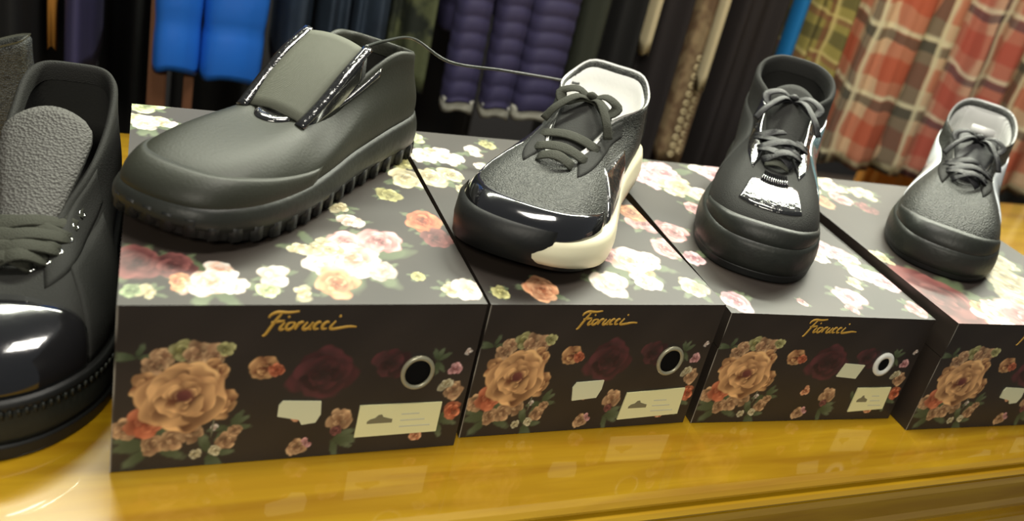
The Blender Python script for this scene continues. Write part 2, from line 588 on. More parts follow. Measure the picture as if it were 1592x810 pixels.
def logo(W, z, parent, y):
    m = MB()
    sc = 0.0063 * W / 0.225
    x0 = W * 0.366
    for st in STROKES:
        pts = spline([(x0 + (p[0] + 0.16 * p[1]) * sc, y, z + p[1] * sc * 0.92) for p in st], 4 * len(st))
        n = len(pts)
        rad = []
        for i in range(n):
            k = 0.55 + 0.45 * math.sin(PI * i / (n - 1))
            rad.append((0.00115 * k, 0.00025))
        m.tube(pts, rad, 6, (0, 1, 0))
    # dots of the two i
    for dx in (1.95, 6.95):
        m.tube([(x0 + dx * sc, y, z + 1.45 * sc), (x0 + (dx + .2) * sc, y, z + 1.6 * sc)], (0.0008, 0.00025), 6, (0, 1, 0))
    return m.build('logo', M['gold'], parent)


BOXES = [(-.0225, .4726, .0329, .2251, .1239), (.2084, .4878, .0234, .1999, .1185), (.415, .4911, -.0349, .218, .112), (.6396, .4662, -.02, .2373, .1198)]
BD = 0.3194
TOPS = {0: [(0.011, 0.277, 0.017, 'w'), (0.01, 0.317, 0.0121, 'g'), (0.028, 0.282, 0.0069, 'w'), (0.009, 0.048, 0.0152, 'r'), (0.03, 0.045, 0.012, 'r'), (0.051, 0.026, 0.0195, 'W'), (0.032, 0.027, 0.0082, 'o'), (0.016, 0.014, 0.0069, 'c'), (0.007, 0.016, 0.0047, 'l'), (0.09, 0.034, 0.0096, 'w'), (0.083, 0.017, 0.0064, 'g'), (0.143, 0.061, 0.0285, 'W'), (0.12, 0.074, 0.0152, 'c'), (0.168, 0.086, 0.0146, 'p'), (0.16, 0.044, 0.01, 'w'), (0.128, 0.027, 0.0127, 'o'), (0.152, 0.115, 0.0098, 'w'), (0.148, 0.14, 0.009, 'c'), (0.104, 0.015, 0.0072, 'c'), (0.185, 0.036, 0.0051, 'y'), (0.203, 0.019, 0.008, 'c'), (0.217, 0.018, 0.0096, 'w'), (0.192, 0.166, 0.0088, 'y'), (0.214, 0.2, 0.0143, 'c'), (0.219, 0.231, 0.0086, 'y'), (0.210, 0.12, 0.0129, 'R'), (0.213, 0.092, 0.0105, 'r')],
        1: [(0.01, 0.302, 0.0109, 'g'), (0.015, 0.262, 0.016, 'w'), (0.035, 0.258, 0.0163, 'w'), (0.008, 0.211, 0.0137, 'c'), (0.069, 0.28, 0.0101, 'w'), (0.09, 0.301, 0.0083, 'y'), (0.03, 0.218, 0.0116, 'c'), (0.065, 0.246, 0.0076, 'w'), (0.033, 0.192, 0.0082, 'c'), (0.013, 0.016, 0.006, 'y'), (0.047, 0.02, 0.0127, 'o'), (0.145, 0.069, 0.0237, 'W'), (0.109, 0.03, 0.014, 'w'), (0.142, 0.035, 0.0122, 'w'), (0.184, 0.024, 0.0127, 'c'), (0.193, 0.138, 0.014, 'p'), (0.19, 0.16, 0.0121, 'o'), (0.193, 0.09, 0.0131, 'p')],
        2: [(0.012, 0.14, 0.014, 'p'), (0.01, 0.09, 0.012, 'P'), (0.04, 0.262, 0.018, 'P'), (0.072, 0.284, 0.0257, 'P'), (0.075, 0.248, 0.025, 'c'), (0.14, 0.295, 0.0238, 'P'), (0.094, 0.236, 0.0143, 'w'), (0.065, 0.2, 0.0109, 'p'), (0.014, 0.017, 0.0132, 'P'), (0.19, 0.121, 0.0178, 'P'), (0.16, 0.11, 0.0102, 'w'), (0.196, 0.099, 0.0155, 'W'), (0.195, 0.077, 0.0134, 'w'), (0.21, 0.064, 0.0126, 'P'), (0.144, 0.034, 0.014, 'P'), (0.131, 0.014, 0.0075, 'p'), (0.207, 0.018, 0.0106, 'p'), (0.085, 0.022, 0.005, 'p'), (0.17, 0.06, 0.008, 'c')],
        3: [(0.019, 0.042, 0.0365, 'r'), (0.009, 0.119, 0.0098, 'c'), (0.069, 0.016, 0.0266, 'W'), (0.121, 0.041, 0.0287, 'c'), (0.157, 0.092, 0.0355, 'c'), (0.181, 0.135, 0.0198, 'c'), (0.096, 0.007, 0.0271, 'p'), (0.068, 0.30, 0.0202, 'c'), (0.024, 0.25, 0.0145, 'o'), (0.059, 0.258, 0.0151, 'p'), (0.109, 0.285, 0.0161, 'c'), (0.03, 0.28, 0.014, 'c'), (0.085, 0.24, 0.010, 'r')]}
BL = ['leftmost floral shoebox, carrying the black slip-on shoe', 'second floral shoebox from the left, under the shoe with a white lining', 'third floral shoebox from left, under the high-top, with a white-ringed finger hole',
      'rightmost floral shoebox, cut off by the right edge of the photo']
FI = front_image(0.22, 0.119, 376, 206, 0)
SPL = int(206 * 0.69)
for b, (bx, by, a, W, hh) in enumerate(BOXES):
    root = empty('shoe_box', (bx, by, Z0 + 0.0004), a, BL[b], 'box', 'floral shoeboxes in a row on the counter')
    zl = hh * 0.69
    tray = panel_box('tray', W, BD - 0.001, 0, zl - 0.0002, 0.0008, FI[:SPL], None, root)
    tray.data.name = 'tray'
    TI = top_image(W, BD, 330, 270, TOPS[b], 5 + b)
    lid = panel_box('lid', W, BD, zl + 0.0002, hh, 0.0, FI[SPL:], TI, root)
    logo(W, hh * (0.852), lid, -0.0002)
    # finger hole with a ring
    ex, ez, er = (W * 0.825, hh * 0.55, 0.0105)
    if b == 2:
        ex, ez, er = W * 0.83, hh * 0.56, 0.0092
    mm = MB()
    th, nseg = (0.0032, 28)
    ring = []
    R1, R0 = (er + 0.002, er - (0.001 if b != 2 else 0.003))
    for k in range(nseg):
        ag = 2 * PI * k / nseg
        c_, s_ = math.cos(ag), math.sin(ag)
        ring.append([(ex + c_ * r * 0.95, y, ez + s_ * r * 1.12) for r, y in ((R0, 0.0012), (R0, -0.0008), ((R0 + R1) / 2, -0.0014), (R1, -0.0006), (R1, 0.0012))])
    ring.append(ring[0])
    eo = mm.grid(ring).build('eyelet', M['eyelet_white' if b == 2 else 'eyelet'], tray)
    if b == 2:
        eo['label'] = 'white eyelet ring'
    hb = MB()
    hb.grid([[(ex + math.cos(2 * PI * k / 24) * R0 * .95 * q, yy, ez + math.sin(2 * PI * k / 24) * R0 * 1.12 * q) for k in range(24)] for q, yy in ((1, 0.0004), (1, 0.0002), (0.6, 0.0003))], True, False, True)
    hb.build('finger_hole', M['hole'], tray)
    # price sticker and size label

    def sticker(name, pts, m, y=-0.0001):
        n = len(pts)
        v = [(p[0] * W, 0.0007, p[1] * hh) for p in pts] + [(p[0] * W, y - .0002, p[1] * hh) for p in pts]
        f = [tuple(range(n)), tuple(range(n, 2 * n))] + [(i, (i + 1) % n, n + (i + 1) % n, n + i) for i in range(n)]
        return obj(name, v, f, m, tray, False)
    if b == 2:
        sticker('price_sticker', [(.612, .44), (.632, .565), (.735, .55), (.715, .42)], M['sticker'])
        lp = [(.752, .085), (.752, .325), (.93, .33), (.935, .11)]
    elif b == 1:
        sticker('price_sticker', [(.425, .30), (.418, .36), (.43, .40), (.548, .41), (.548, .34), (.535, .27), (.43, .255)], M['sticker'])
        lp = [(.664, .07), (.672, .295), (.945, .315), (.95, .09)]
    else:
        sticker('price_sticker', [(.428, .30), (.428, .37), (.438, .40), (.548, .385), (.552, .30), (.54, .245), (.50, .235), (.49, .27)], M['sticker'])
        lp = [(.664, .12), (.666, .34), (.925, .335), (.925, .125)]
    lab = sticker('size_label', lp, M['label'])
    x0, z0, x1, z1 = lp[0][0], lp[0][1], lp[2][0], lp[1][1]
    U = lambda q: (x0 + (x1 - x0) * q) * W
    Vv = lambda q: (z0 + (z1 - z0) * q) * hh
    ln = MB()
    for row in range(3):
        ln.box((U(.52), -0.0005, Vv(.25 + row * .2)), (U(.9 - .08 * row), -0.0003, Vv(.29 + row * .2)))
    ln.build('label_print', M['label_grey'], lab, False)
    sil = [(0, 0), (0, .25), (.12, .5), (.3, .62), (.42, .95), (.55, 1), (.62, .7), (.85, .5), (1, .4), (1, 0)]
    v = [(U(.12 + .3 * p[0]), -0.0005, Vv(.42 + .28 * p[1])) for p in sil] + [(U(.12 + .3 * p[0]), -0.0003, Vv(.42 + .28 * p[1])) for p in sil]
    n = len(sil)
    obj('shoe_pictogram', v, [tuple(range(n)), tuple(range(n, 2 * n))] + [(i, (i + 1) % n, n + (i + 1) % n, n + i) for i in range(n)], M['label_ink'], lab, False)

# ------------------------------------------------------------------ shoes
OUT = [(0, 0), (.02, .42), (.09, .63), (.25, .69), (.42, .76), (.58, .93), (.72, 1.0), (.86, .88), (.96, .52), (1.0, .04), (.975, -.42), (.88, -.78), (.73, -.94), (.58, -.86), (.42, -.66), (.25, -.60), (.09, -.58), (.02, -.4)]

OUT2 = [(0, 0), (.015, .50), (.08, .76), (.25, .80), (.42, .84), (.58, .95), (.72, 1.0), (.86, .92), (.965, .60), (1.0, .04), (.98, -.52), (.88, -.86), (.73, -.98), (.58, -.92), (.42, -.78), (.25, -.74), (.08, -.72), (.015, -.48)]


class Shoe:
    """local frame: heel at the origin, toe along +x, sole on z=0; t runs round the shoe (0 heel, .5 toe), v from sole edge up to the opening"""

    def __init__(s, L, HW, zs, opening, toe_h, vamp=(0.55, 0.12), out=OUT2, bulge=0.004, side=0.45, flat=0.0):
        s.L, s.HW, s.zs, s.op, s.toe_h, s.vamp, s.out, s.bulge, s.side, s.flat = L, HW, zs, opening, toe_h, vamp, out, bulge, side, flat

    def outline(s, t, off=0.0):
        p = cr_closed(s.out, t)
        q = cr_closed(s.out, t + 0.004)
        m = cr_closed(s.out, t - 0.004)
        x, y = p[0] * s.L, p[1] * s.HW
        tx, ty = (q[0] - m[0]) * s.L, (q[1] - m[1]) * s.HW
        l = math.hypot(tx, ty) or 1
        # loop runs heel -> +y side -> toe, i.e. clockwise: outward = (-ty, tx)
        nx, ny = -ty / l, tx / l
        return Vector((x + nx * off, y + ny * off, 0)), Vector((nx, ny, 0))

    def zsole(s, x):
        u = max(0, min(1, x / s.L))
        return lerp(s.zs[0], s.zs[1], smooth01(u * 1.4)) + (s.zs[2] if len(s.zs) > 2 else 0) * max(0, (u - 0.7) / 0.3) ** 2

    def opt(s, t):
        p = cr_closed(s.op, t)
        return Vector((p[0] * s.L, p[1] * s.HW, p[2]))

    def P(s, t, v, off=0.0):
        o, n = s.outline(t)
        p0 = o + Vector((0, 0, s.zsole(o.x) - 0.002)) - n * 0.001
        p3 = s.opt(t)
        D = p0 - p3
        w = smooth01((0.2 - abs((t % 1.0) - 0.5)) / 0.12)      # 1 at the toe, 0 at the sides
        g = lerp(0.12, s.vamp[0], w)
        q = lerp(s.side, s.vamp[1], w)
        a = lerp(abs(D.z) * 0.45, s.toe_h, w)
        p1 = p0 + Vector((0, 0, a)) + n * s.bulge * (1 - 0.2 * w)
        p2 = p3 + Vector((D.x * g, D.y * g, D.z * q))
        if s.flat:
            p2 += n * s.flat * (1 - w)
        u = 1 - v
        return p0 * u ** 3 + p1 * 3 * u * u * v + p2 * 3 * u * v * v + p3 * v ** 3

    def N(s, t, v):
        e = 0.004
        a = s.P(t + e, v) - s.P(t - e, v)
        v0, v1 = max(0, v - 0.02), min(1, v + 0.02)
        b = s.P(t, v1) - s.P(t, v0)
        n = b.cross(a)
        if n.length < 1e-12:
            return Vector((0, 0, 1))
        n.normalize()
        o, no = s.outline(t)
        if n.dot(no + Vector((0, 0, 0.6))) < 0:
            n = -n
        return n

    def upper(s, root, m, name='upper', nt=96, nv=16, roll=0.004):
        rows = []
        for j in range(nv + 1):
            rows.append([s.P(i / nt, j / nv) for i in range(nt)])
        # collar roll and inside
        cen = Vector((0, 0, 0))
        top = rows[-1]
        for off, dz in ((0.3, 0.5), (0.75, 0.4), (1.0, -0.3), (1.1, -2.0)):
            rr = []
            for i in range(nt):
                p = top[i]
                o, n = s.outline(i / nt)
                k = min(1.0, abs(p.y) / 0.012 + (1 if p.x < 0.12 * s.L else 0) + (0.4 if p.x > 0.55 * s.L else 0))
                rr.append(p - n * off * roll * max(k, .2) + Vector((0, 0, dz * roll)))
            rows.append(rr)
        return MB().grid(rows, True).build(name, m, root)

    def lining(s, root, m, roll=0.004, nt=64, rim=False):
        rows = []
        for j in range(8):
            f = j / 7
            rr = []
            for i in range(nt):
                t = i / nt
                p = s.P(t, 1.0)
                o, n = s.outline(t, -0.006)
                o.z = s.zsole(o.x) + 0.006
                tt = abs(t - 0.5) * 2
                # below the front of the opening the lining runs forward under the vamp
                tgt = Vector((lerp(min(o.x, s.L * .8), o.x, 0), o.y * 0.92, o.z))
                st = (p - n * roll * .1 + Vector((0, 0, .75 * roll))) if rim else p - n * roll * 1.05 + Vector((0, 0, -1.2 * roll))
                q = st.lerp(tgt, f)
                q = q + n * 0.004 * math.sin(PI * f) - (n * roll * 1.2 * min(1, f * 9) if rim else n * 0)
                # keep inside the upper
                rr.append(q if q.x < s.L * 0.72 else Vector((s.L * 0.72 + (q.x - s.L * .72) * .3, q.y * .85, min(q.z, st.z))))
            rows.append(rr)
        return MB().grid(rows, True, False, True).build('lining', m, root)

    def patch(s, root, name, m, t0, t1, va, vb, off=0.0012, nt=24, nv=8):
        """a panel laid over the upper between t0..t1, from height va(t) to vb(t)"""
        fa = va if callable(va) else (lambda q: va)
        fb = vb if callable(vb) else (lambda q: vb)
        outer, inner = [], []
        for i in range(nt + 1):
            q = i / nt
            t = t0 + (t1 - t0) * q
            ra, rb = [], []
            for j in range(nv + 1):
                v = lerp(fa(q), fb(q), j / nv)
                p, n = s.P(t, v), s.N(t, v)
                e = 0.35 if (j in (0, nv) or i in (0, nt)) else 1.0
                ra.append(p + n * off * e)
                rb.append(p - n * 0.0008)
            outer.append(ra)
            inner.append(rb)
        mb = MB()
        # wrap into a closed skin: outer rows then back along inner
        rows = [outer[i] + inner[i][::-1] for i in range(nt + 1)]
        mb.grid(rows, True, True, True)
        return mb.build(name, m, root)

    def sole(s, root, name, m, z0, z1, off0, off1, mid=None, nt=96, x_lo=-1, flare=None):
        """band of sole between fractions z0..z1 of the sole height"""
        rows = []
        K = 5
        for k in range(K + 1):
            f = k / K
            rr = []
            for i in range(nt):
                o, n = s.outline(i / nt)
                H = s.zsole(o.x)
                off = lerp(off0, off1, f) + (mid or 0) * math.sin(PI * f)
                if flare:
                    off += flare(i / nt, f)
                rise = s.rise(o.x) if hasattr(s, 'rise') else 0
                p = o + n * off
                base = rise * (1 - lerp(z0, z1, f))
                p.z = H * lerp(z0, z1, f) + base
                rr.append(p)
            rows.append(rr)
        # rounded lower edge
        rr = []
        for i in range(nt):
            o, n = s.outline(i / nt)
            p = rows[0][i] - n * 0.003
            p.z = rows[0][i].z
            rr.append(p)
        return MB().grid([rr] + rows, True, True, True).build(name, m, root)

    def tongue(s, root, m, x0, z0, x1, z1, w0, w1, bow=0.006, th=0.0035, sag=0.0, curl=0.0, name='tongue'):
        rows_t, rows_b = [], []
        n, k = 14, 10
        for i in range(n + 1):
            f = i / n
            x = lerp(x0, x1, f)
            z = lerp(z0, z1, f) - sag * math.sin(PI * f) + curl * f ** 3
            w = lerp(w0, w1, smooth01(f))
            if f > 0.86:
                w *= math.sqrt(max(0.05, 1 - ((f - 0.86) / 0.16) ** 2 * 0.55))
            a, b = [], []
            for j in range(k + 1):
                y = lerp(-1, 1, j / k)
                zz = z + bow * (1 - y * y)
                a.append(Vector((x + 0.004 * y * y, y * w, zz)))
                b.append(Vector((x + 0.004 * y * y - th * .8, y * w, zz - th)))
            rows_t.append(a + b[::-1])
        return MB().grid(rows_t, True, True, True).build(name, m, root)


def lace_bar(mb, a, b, up, arch=0.004, w=0.0035, th=0.0009, n=10):
    a, b = Vector(a), Vector(b)
    pts = [a.lerp(b, i / (n - 1)) + Vector(up) * arch * math.sin(PI * i / (n - 1)) for i in range(n)]
    mb.tube(pts, (w, th), 8, up)


def eyelet_ring(root, p, n, r, m, name='eyelet'):
    n = Vector(n).normalized()
    a = n.cross(Vector((0.3, 0.2, 1))).normalized()
    b = n.cross(a)
    rows = []
    for k in range(13):
        g = 2 * PI * k / 12
        d = a * math.cos(g) + b * math.sin(g)
        rows.append([Vector(p) + d * r * q + n * h for q, h in ((.55, -.0006), (.6, .0008), (.9, .0009), (1.0, 0.0001))])
    return MB().grid(rows).build(name, m, root)


def laces(s, root, m, rows, up=(0.35, 0, 0.94), w=0.0035, tL=None, eye=None, vv=0.9, cross=True, arch=0.004):
    """rows = list of t values (right side); left is the mirror 1-t"""
    pts = []
    for t in rows:
        pr, pl = s.P(t, vv), s.P(1 - t, vv)
        nr, nl = s.N(t, vv), s.N(1 - t, vv)
        pts.append((pr + nr * 0.0016, pl + nl * 0.0016))
        if eye:
            eyelet_ring(root, pr + nr * 0.001, nr, 0.0032, eye)
            eyelet_ring(root, pl + nl * 0.001, nl, 0.0032, eye)
    for k in range(len(pts)):
        mb = MB()
        if cross and k < len(pts) - 1:
            lace_bar(mb, pts[k][0], pts[k + 1][1], up, arch, w)
            mb.build('lace', m, root)
            mb = MB()
            lace_bar(mb, pts[k][1], pts[k + 1][0], up, arch + 0.0022, w)
            mb.build('lace', m, root)
        else:
            lace_bar(mb, pts[k][0], pts[k][1], up, arch, w)
            mb.build('lace', m, root)
    return pts


def bow(root, m, c, fwd, w=0.003, size=0.026, up=(0.35, 0, 0.94)):
    c = Vector(c)
    mb = MB()
    for sy in (1, -1):
        loop = [c, c + Vector((0.004, sy * size * .5, 0.008)), c + Vector((0.008 + fwd, sy * size, 0.003)), c + Vector((0.016 + fwd, sy * size * .8, -0.004)), c + Vector((0.008, sy * size * .35, 0.001)), c]
        mb.tube(spline(loop, 22), (w, 0.001), 8, up)
    o = mb.build('lace_bow', m, root)
    mb = MB()
    for sy in (1, -1):
        end = [c, c + Vector((0.012, sy * size * .4, 0.004)), c + Vector((0.03 + fwd, sy * size * .9, -0.006)), c + Vector((0.038 + fwd, sy * size * 1.15, -0.018))]
        mb.tube(spline(end, 16), (w * .8, 0.001), 8, up)
    mb.build('lace_end', m, root)
    mb = MB()
    mb.tube(spline([c + Vector((-.002, -.005, .002)), c + Vector((.001, 0, .005)), c + Vector((-.002, .005, .002))], 8), (.004, .003), 8, up)
    mb.build('lace_knot', m, root)
    return o


def place(root, toe, heel, z):
    """heel point and toe point of the shoe on its support"""
    d = Vector((toe[0] - heel[0], toe[1] - heel[1]))
    root.location = (heel[0], heel[1], z)
    root.rotation_euler = (0, 0, math.atan2(d.y, d.x))


G = 'black shoes on show along the counter'

# ---- shoe A: platform trainer standing on the counter, cut by the left edge
rt = empty('platform_sneaker', (0, 0, 0), 0, 'large black platform trainer with mesh tongue standing on the counter, left of the boxes', 'shoe', G)
place(rt, (-.097, .490), (-.077, .805), Z0 + 0.0005)
opn = [(.02, 0, .150), (.03, .38, .149), (.09, .56, .143), (.20, .60, .128), (.31, .56, .113), (.40, .48, .103), (.49, .38, .096), (.57, .32, .090), (.63, .2, .084), (.65, 0, .082),
       (.63, -.2, .084), (.57, -.32, .090), (.49, -.38, .096), (.40, -.48, .103), (.31, -.54, .113), (.20, -.54, .128), (.09, -.52, .143), (.03, -.36, .149)]
sA = Shoe(.312, .0635, (.044, .038, .0), opn, .038, (0.5, 0.18), out=OUT, bulge=0.006)
sA.upper(rt, M['black_cloth'], roll=0.006)
sA.lining(rt, M['dark_lining'], roll=0.006)
sA.sole(rt, 'outsole', M['rubber'], 0, .30, .006, .0075)
sA.sole(rt, 'midsole', M['rubber_worn'], .30, .96, .0055, .0035, 0.001)
sA.sole(rt, 'welt', M['rubber'], .94, 1.08, .0048, .0035, 0.0008)
# serrated foxing strip round the sole
mb = MB()
for i in range(150):
    o, n = sA.outline(i / 150, .0052)
    z = sA.zsole(o.x) * 0.80
    tg = Vector((-n.y, n.x, 0))
    mb.tube([o + n * -.0008 + Vector((0, 0, z)) + tg * .0006, o + n * .0008 + Vector((0, 0, z + .006)) - tg * .0006], .0011, 5)
mb.build('foxing_ridge', M['rubber_worn'], rt)
sA.patch(rt, 'toe_cap', M['patent'], .395, .605, .02, lambda q: .30 + .42 * math.sin(PI * q) ** .6, .0016, 36, 10)
sA.patch(rt, 'side_panel', M['black_cloth'], .605, .74, .03, lambda q: .75 - .1 * q, .0014)
sA.patch(rt, 'side_panel', M['black_cloth'], .26, .395, .03, lambda q: .65 + .1 * q, .0014)
sA.patch(rt, 'eyestay', M['black_cloth'], .56, .75, .70, .985, .0016)
sA.patch(rt, 'eyestay', M['black_cloth'], .25, .44, .70, .985, .0016)
sA.patch(rt, 'heel_counter', M['black_cloth'], -.1, .1, .05, .6, .0015)
tg_ = sA.tongue(rt, M['mesh_lining'], .63 * .308, .078, .30 * .308, .138, .016, .030, .008, .006)
tg_['label'] = 'grey mesh tongue'
laces(sA, rt, M['lace'], [.462, .435, .408, .380, .350, .320], w=.0055, eye=M['chrome'], vv=.86, arch=.008)

# ---- shoe far left behind: glossy shoe partly out of frame
rt = empty('ankle_shoe', (0, 0, 0), 0, 'dark shoe with rounded heel in the back left corner, behind the platform trainer', 'shoe', G)
place(rt, (-.37, .955), (-.118, .915), Z0 + 0.0005)
opb = [(.03, 0, 0.128), (.04, .30, 0.126), (.10, .46, 0.120), (.22, .48, 0.105), (.33, .48, 0.093), (.42, .46, 0.087), (.50, .42, 0.084), (.56, .34, 0.084), (.60, .2, 0.086), (.615, 0, 0.087),
       (.60, -.2, 0.086), (.56, -.34, 0.084), (.50, -.42, 0.084), (.42, -.46, 0.087), (.33, -.48, 0.093), (.22, -.48, 0.105), (.10, -.46, 0.120), (.04, -.3, 0.126)]
sB = Shoe(.26, .044, (.028, .018, 0), opb, .03)
sB.upper(rt, M['glitter_cloth'], roll=.007)
sB.lining(rt, M['grey_elastic'], roll=.007, rim=True)['label'] = 'greyish inside lining'
sB.sole(rt, 'outsole', M['rubber'], 0, 1.05, .003, .002)

# ---- shoe B: chunky slip-on with elastic panel
rt = empty('slip_on_shoe', (0, 0, 0), 0, 'chunky matt black slip-on shoe with grey elastic instep panel and lugged sole', 'shoe', G)
place(rt, (-.015, .549), (.177, .770), Z0 + .1244)
opc = [(.015, 0, .090), (.025, .36, .0905), (.08, .62, .094), (.17, .62, .098), (.26, .58, .091), (.35, .54, .079), (.43, .47, .068), (.50, .36, .062), (.545, .18, .0595), (.55, 0, .059),
       (.545, -.18, .0595), (.50, -.36, .062), (.43, -.47, .068), (.35, -.54, .079), (.26, -.58, .091), (.17, -.62, .098), (.08, -.62, .094), (.025, -.36, .0905)]
sC = Shoe(.286, .0535, (.036, .024, .004), opc, .024, (0.62, 0.04), bulge=.005)
sC.rise = lambda x: .008 * max(0, (x / .275 - .75) / .25) ** 2
sC.upper(rt, M['black_neoprene'], roll=.005)
sC.lining(rt, M['dark_lining'], roll=.005)
sC.sole(rt, 'outsole', M['rubber'], .0, .42, .001, .003)
sC.sole(rt, 'midsole', M['rubber_worn'], .42, 1.15, .0045, .001, .002)
lug = None
for i in range(44):
    t = i / 44
    o, n = sC.outline(t, .004)
    rz = math.atan2(n.y, n.x)
    if lug is None:
        q = MB()
        q.box((-.006, -.0048, 0), (.0008, .0048, .015), .0015)
        lug = q.build('lug', M['rubber'], rt)
        lo = lug
    else:
        lo = lug.copy()
        COL.objects.link(lo)
        lo.parent = rt
    lo.location = (o.x, o.y, sC.rise(o.x))
    lo.rotation_euler = (0, 0, rz)
# mudguard seam band round the toe
sC.patch(rt, 'toe_band', M['black_neoprene'], .30, .70, .02, lambda q: .24 + .16 * math.sin(PI * q), .0016, 44, 8)
# patent frame round the elastic
sC.patch(rt, 'patent_trim', M['patent_bubbly'], .43, .57, lambda q: .93 - .03 * math.sin(PI * q), .99, .0024, 24, 4)
for a, b_ in ((.22, .36), (.64, .78)):
    sC.patch(rt, 'patent_trim', M['patent_bubbly'], a, b_, .90, .99, .0022, 20, 4)
# elastic panel: flat wide tongue standing up from the vamp
el = MB()
rows = []
for i in range(13):
    f = i / 12
    x = lerp(.595, .345, f) * .28
    z = lerp(.0605, .108, f) + .004 * math.sin(PI * f)
    a = [Vector((x, lerp(-1, 1, j / 8) * lerp(.024, .026, f), z + .004 * (1 - lerp(-1, 1, j / 8) ** 2))) for j in range(9)]
    bq = [v + Vector((-.002, 0, -.003)) for v in a]
    rows.append(a + bq[::-1])
el.grid(rows, True, True, True)
e_ = el.build('elastic_panel', M['grey_elastic'], rt)
e_['label'] = 'flat grey elastic panel'
for sy in (1, -1):
    tr = MB()
    tr.tube(spline([(.61 * .28, sy * .0255, .059), (.52 * .28, sy * .028, .076), (.43 * .28, sy * .0285, .094), (.335 * .28, sy * .0275, .1085)], 24), (.0048, .0028), 8, (0.3, 0, 1))
    tr.build('patent_trim', M['patent_bubbly'], rt)
    tr = MB()
    gx = lambda i: lerp(.59, .33, i / 10) * .28
    gz = lambda i, k: lerp(lerp(.060, .105, i / 10), lerp(.056, .066, i / 10), k / 4)
    tr.grid([[Vector((gx(i), sy * .027 * (1 + .02 * k), gz(i, k))) for k in range(5)] + [Vector((gx(i), sy * (.027 * (1 + .02 * k) - .002), gz(i, k))) for k in range(4, -1, -1)] for i in range(11)], True, True, True)
    tr.build('gusset', M['patent'], rt)

# ---- shoe C: black trainer, cream midsole, white lining
rt = empty('patent_toe_sneaker', (0, 0, 0), 0, 'black lace-up trainer with white lining, glossy toe and cream wavy midsole', 'shoe', G)
place(rt, (.228, .532), (.401, .766), Z0 + .1190)
opd = [(.0, 0, .104), (.012, .46, .103), (.07, .70, .091), (.17, .74, .084), (.27, .54, .080), (.36, .42, .078), (.44, .40, .075), (.54, .32, .067), (.61, .2, .062), (.635, 0, .060),
       (.61, -.2, .062), (.54, -.32, .067), (.44, -.40, .075), (.36, -.42, .078), (.27, -.54, .080), (.17, -.74, .084), (.07, -.70, .091), (.012, -.46, .103)]
sD = Shoe(.288, .0585, (.036, .028, .004), opd, .026, (0.52, 0.14), bulge=.004)
sD.rise = lambda x: .012 * max(0, (x / .285 - .72) / .28) ** 2
sD.upper(rt, M['glitter_cloth'], roll=.005)
sD.lining(rt, M['white_lining'], roll=.0055, rim=True)['label'] = 'white inside lining'
sD.sole(rt, 'outsole', M['rubber'], .0, .22, .001, .003)


def wave(t, f):
    return .0045 * math.exp(-((t - .36) / .05) ** 2) + .003 * math.exp(-((t - .12) / .07) ** 2)


o_ = sD.sole(rt, 'midsole', M['cream_rubber'], .22, 1.12, .004, .0015, .0025, flare=wave)
o_['label'] = 'cream wavy midsole'
sD.patch(rt, 'toe_cap', M['patent'], .36, .64, .02, lambda q: .28 + .13 * math.sin(PI * q), .0018, 40, 8)
# black bumper wrapping the toe of the sole
rows = []
for i in range(61):
    t = lerp(.45, .64, i / 60)
    o, n = sD.outline(t)
    k = math.sin(PI * i / 60) ** .5
    H = sD.zsole(o.x)
    rows.append([o + n * (.001 + b0 * k) + Vector((0, 0, lerp(sD.rise(o.x), H * 1.35, h0))) for b0, h0 in ((.0, .02), (.0055, .05), (.0075, .5), (.006, .92), (.001, 1.0))])
MB().grid(rows).build('toe_bumper', M['rubber'], rt)
sD.patch(rt, 'side_panel', M['patent_bubbly'], .22, .345, .05, lambda q: .55 + .1 * q, .0016)
sD.patch(rt, 'side_panel', M['patent_bubbly'], .655, .78, .05, lambda q: .65 - .1 * q, .0016)
sD.patch(rt, 'eyestay', M['black_cloth'], .23, .43, .76, .985, .0016)
sD.patch(rt, 'eyestay', M['black_cloth'], .57, .77, .76, .985, .0016)
sD.patch(rt, 'heel_counter', M['black_cloth'], -.12, .12, .05, .9, .0014)
sD.tongue(rt, M['black_cloth'],   .63 * .285, .058, .33 * .285, .090, .014, .024, .006, .005)
laces(sD, rt, M['lace'], [.445, .405, .362, .318, .280], w=.0062, vv=.88, cross=False, arch=.007)
bow(rt, M['lace'], (.36 * .285, 0, .094), 0.0, w=.0052, size=.026)
# ---- shoe D: high-top trainer
rt = empty('high_top_sneaker', (0, 0, 0), 0, 'black high-top trainer with ribbed glossy tongue patch and padded collar on third box', 'shoe', G)
place(rt, (.462, .545), (.641, .797), Z0 + .1125)
ope = [(.01, 0, .142), (.02, .46, .140), (.08, .78, .132), (.17, .80, .120), (.26, .54, .111), (.34, .44, .103), (.43, .42, .094), (.51, .33, .084), (.58, .2, .074), (.60, 0, .071),
       (.58, -.2, .074), (.51, -.33, .084), (.43, -.42, .094), (.34, -.44, .103), (.26, -.54, .111), (.17, -.80, .120), (.08, -.78, .132), (.02, -.46, .140)]
sE = Shoe(.298, .0545, (.036, .030, .0), ope, .036, (0.5, 0.16), bulge=.005)
sE.upper(rt, M['black_cloth'], roll=.007)
sE.lining(rt, M['dark_lining'], roll=.007)
sE.sole(rt, 'outsole', M['rubber'], .0, .25, .004, .005)
sE.sole(rt, 'midsole', M['rubber_worn'], .25, 1.1, .005, .0025, .002)
sE.patch(rt, 'toe_cap', M['patent_bubbly'], .44, .56, .38, lambda q: .62 + .16 * math.sin(PI * q) ** .6, .0014, 36, 10)
sE.patch(rt, 'toe_guard', M['rubber_worn'], .36, .64, .0, lambda q: .12 + .12 * math.sin(PI * q), .0026, 40, 5)
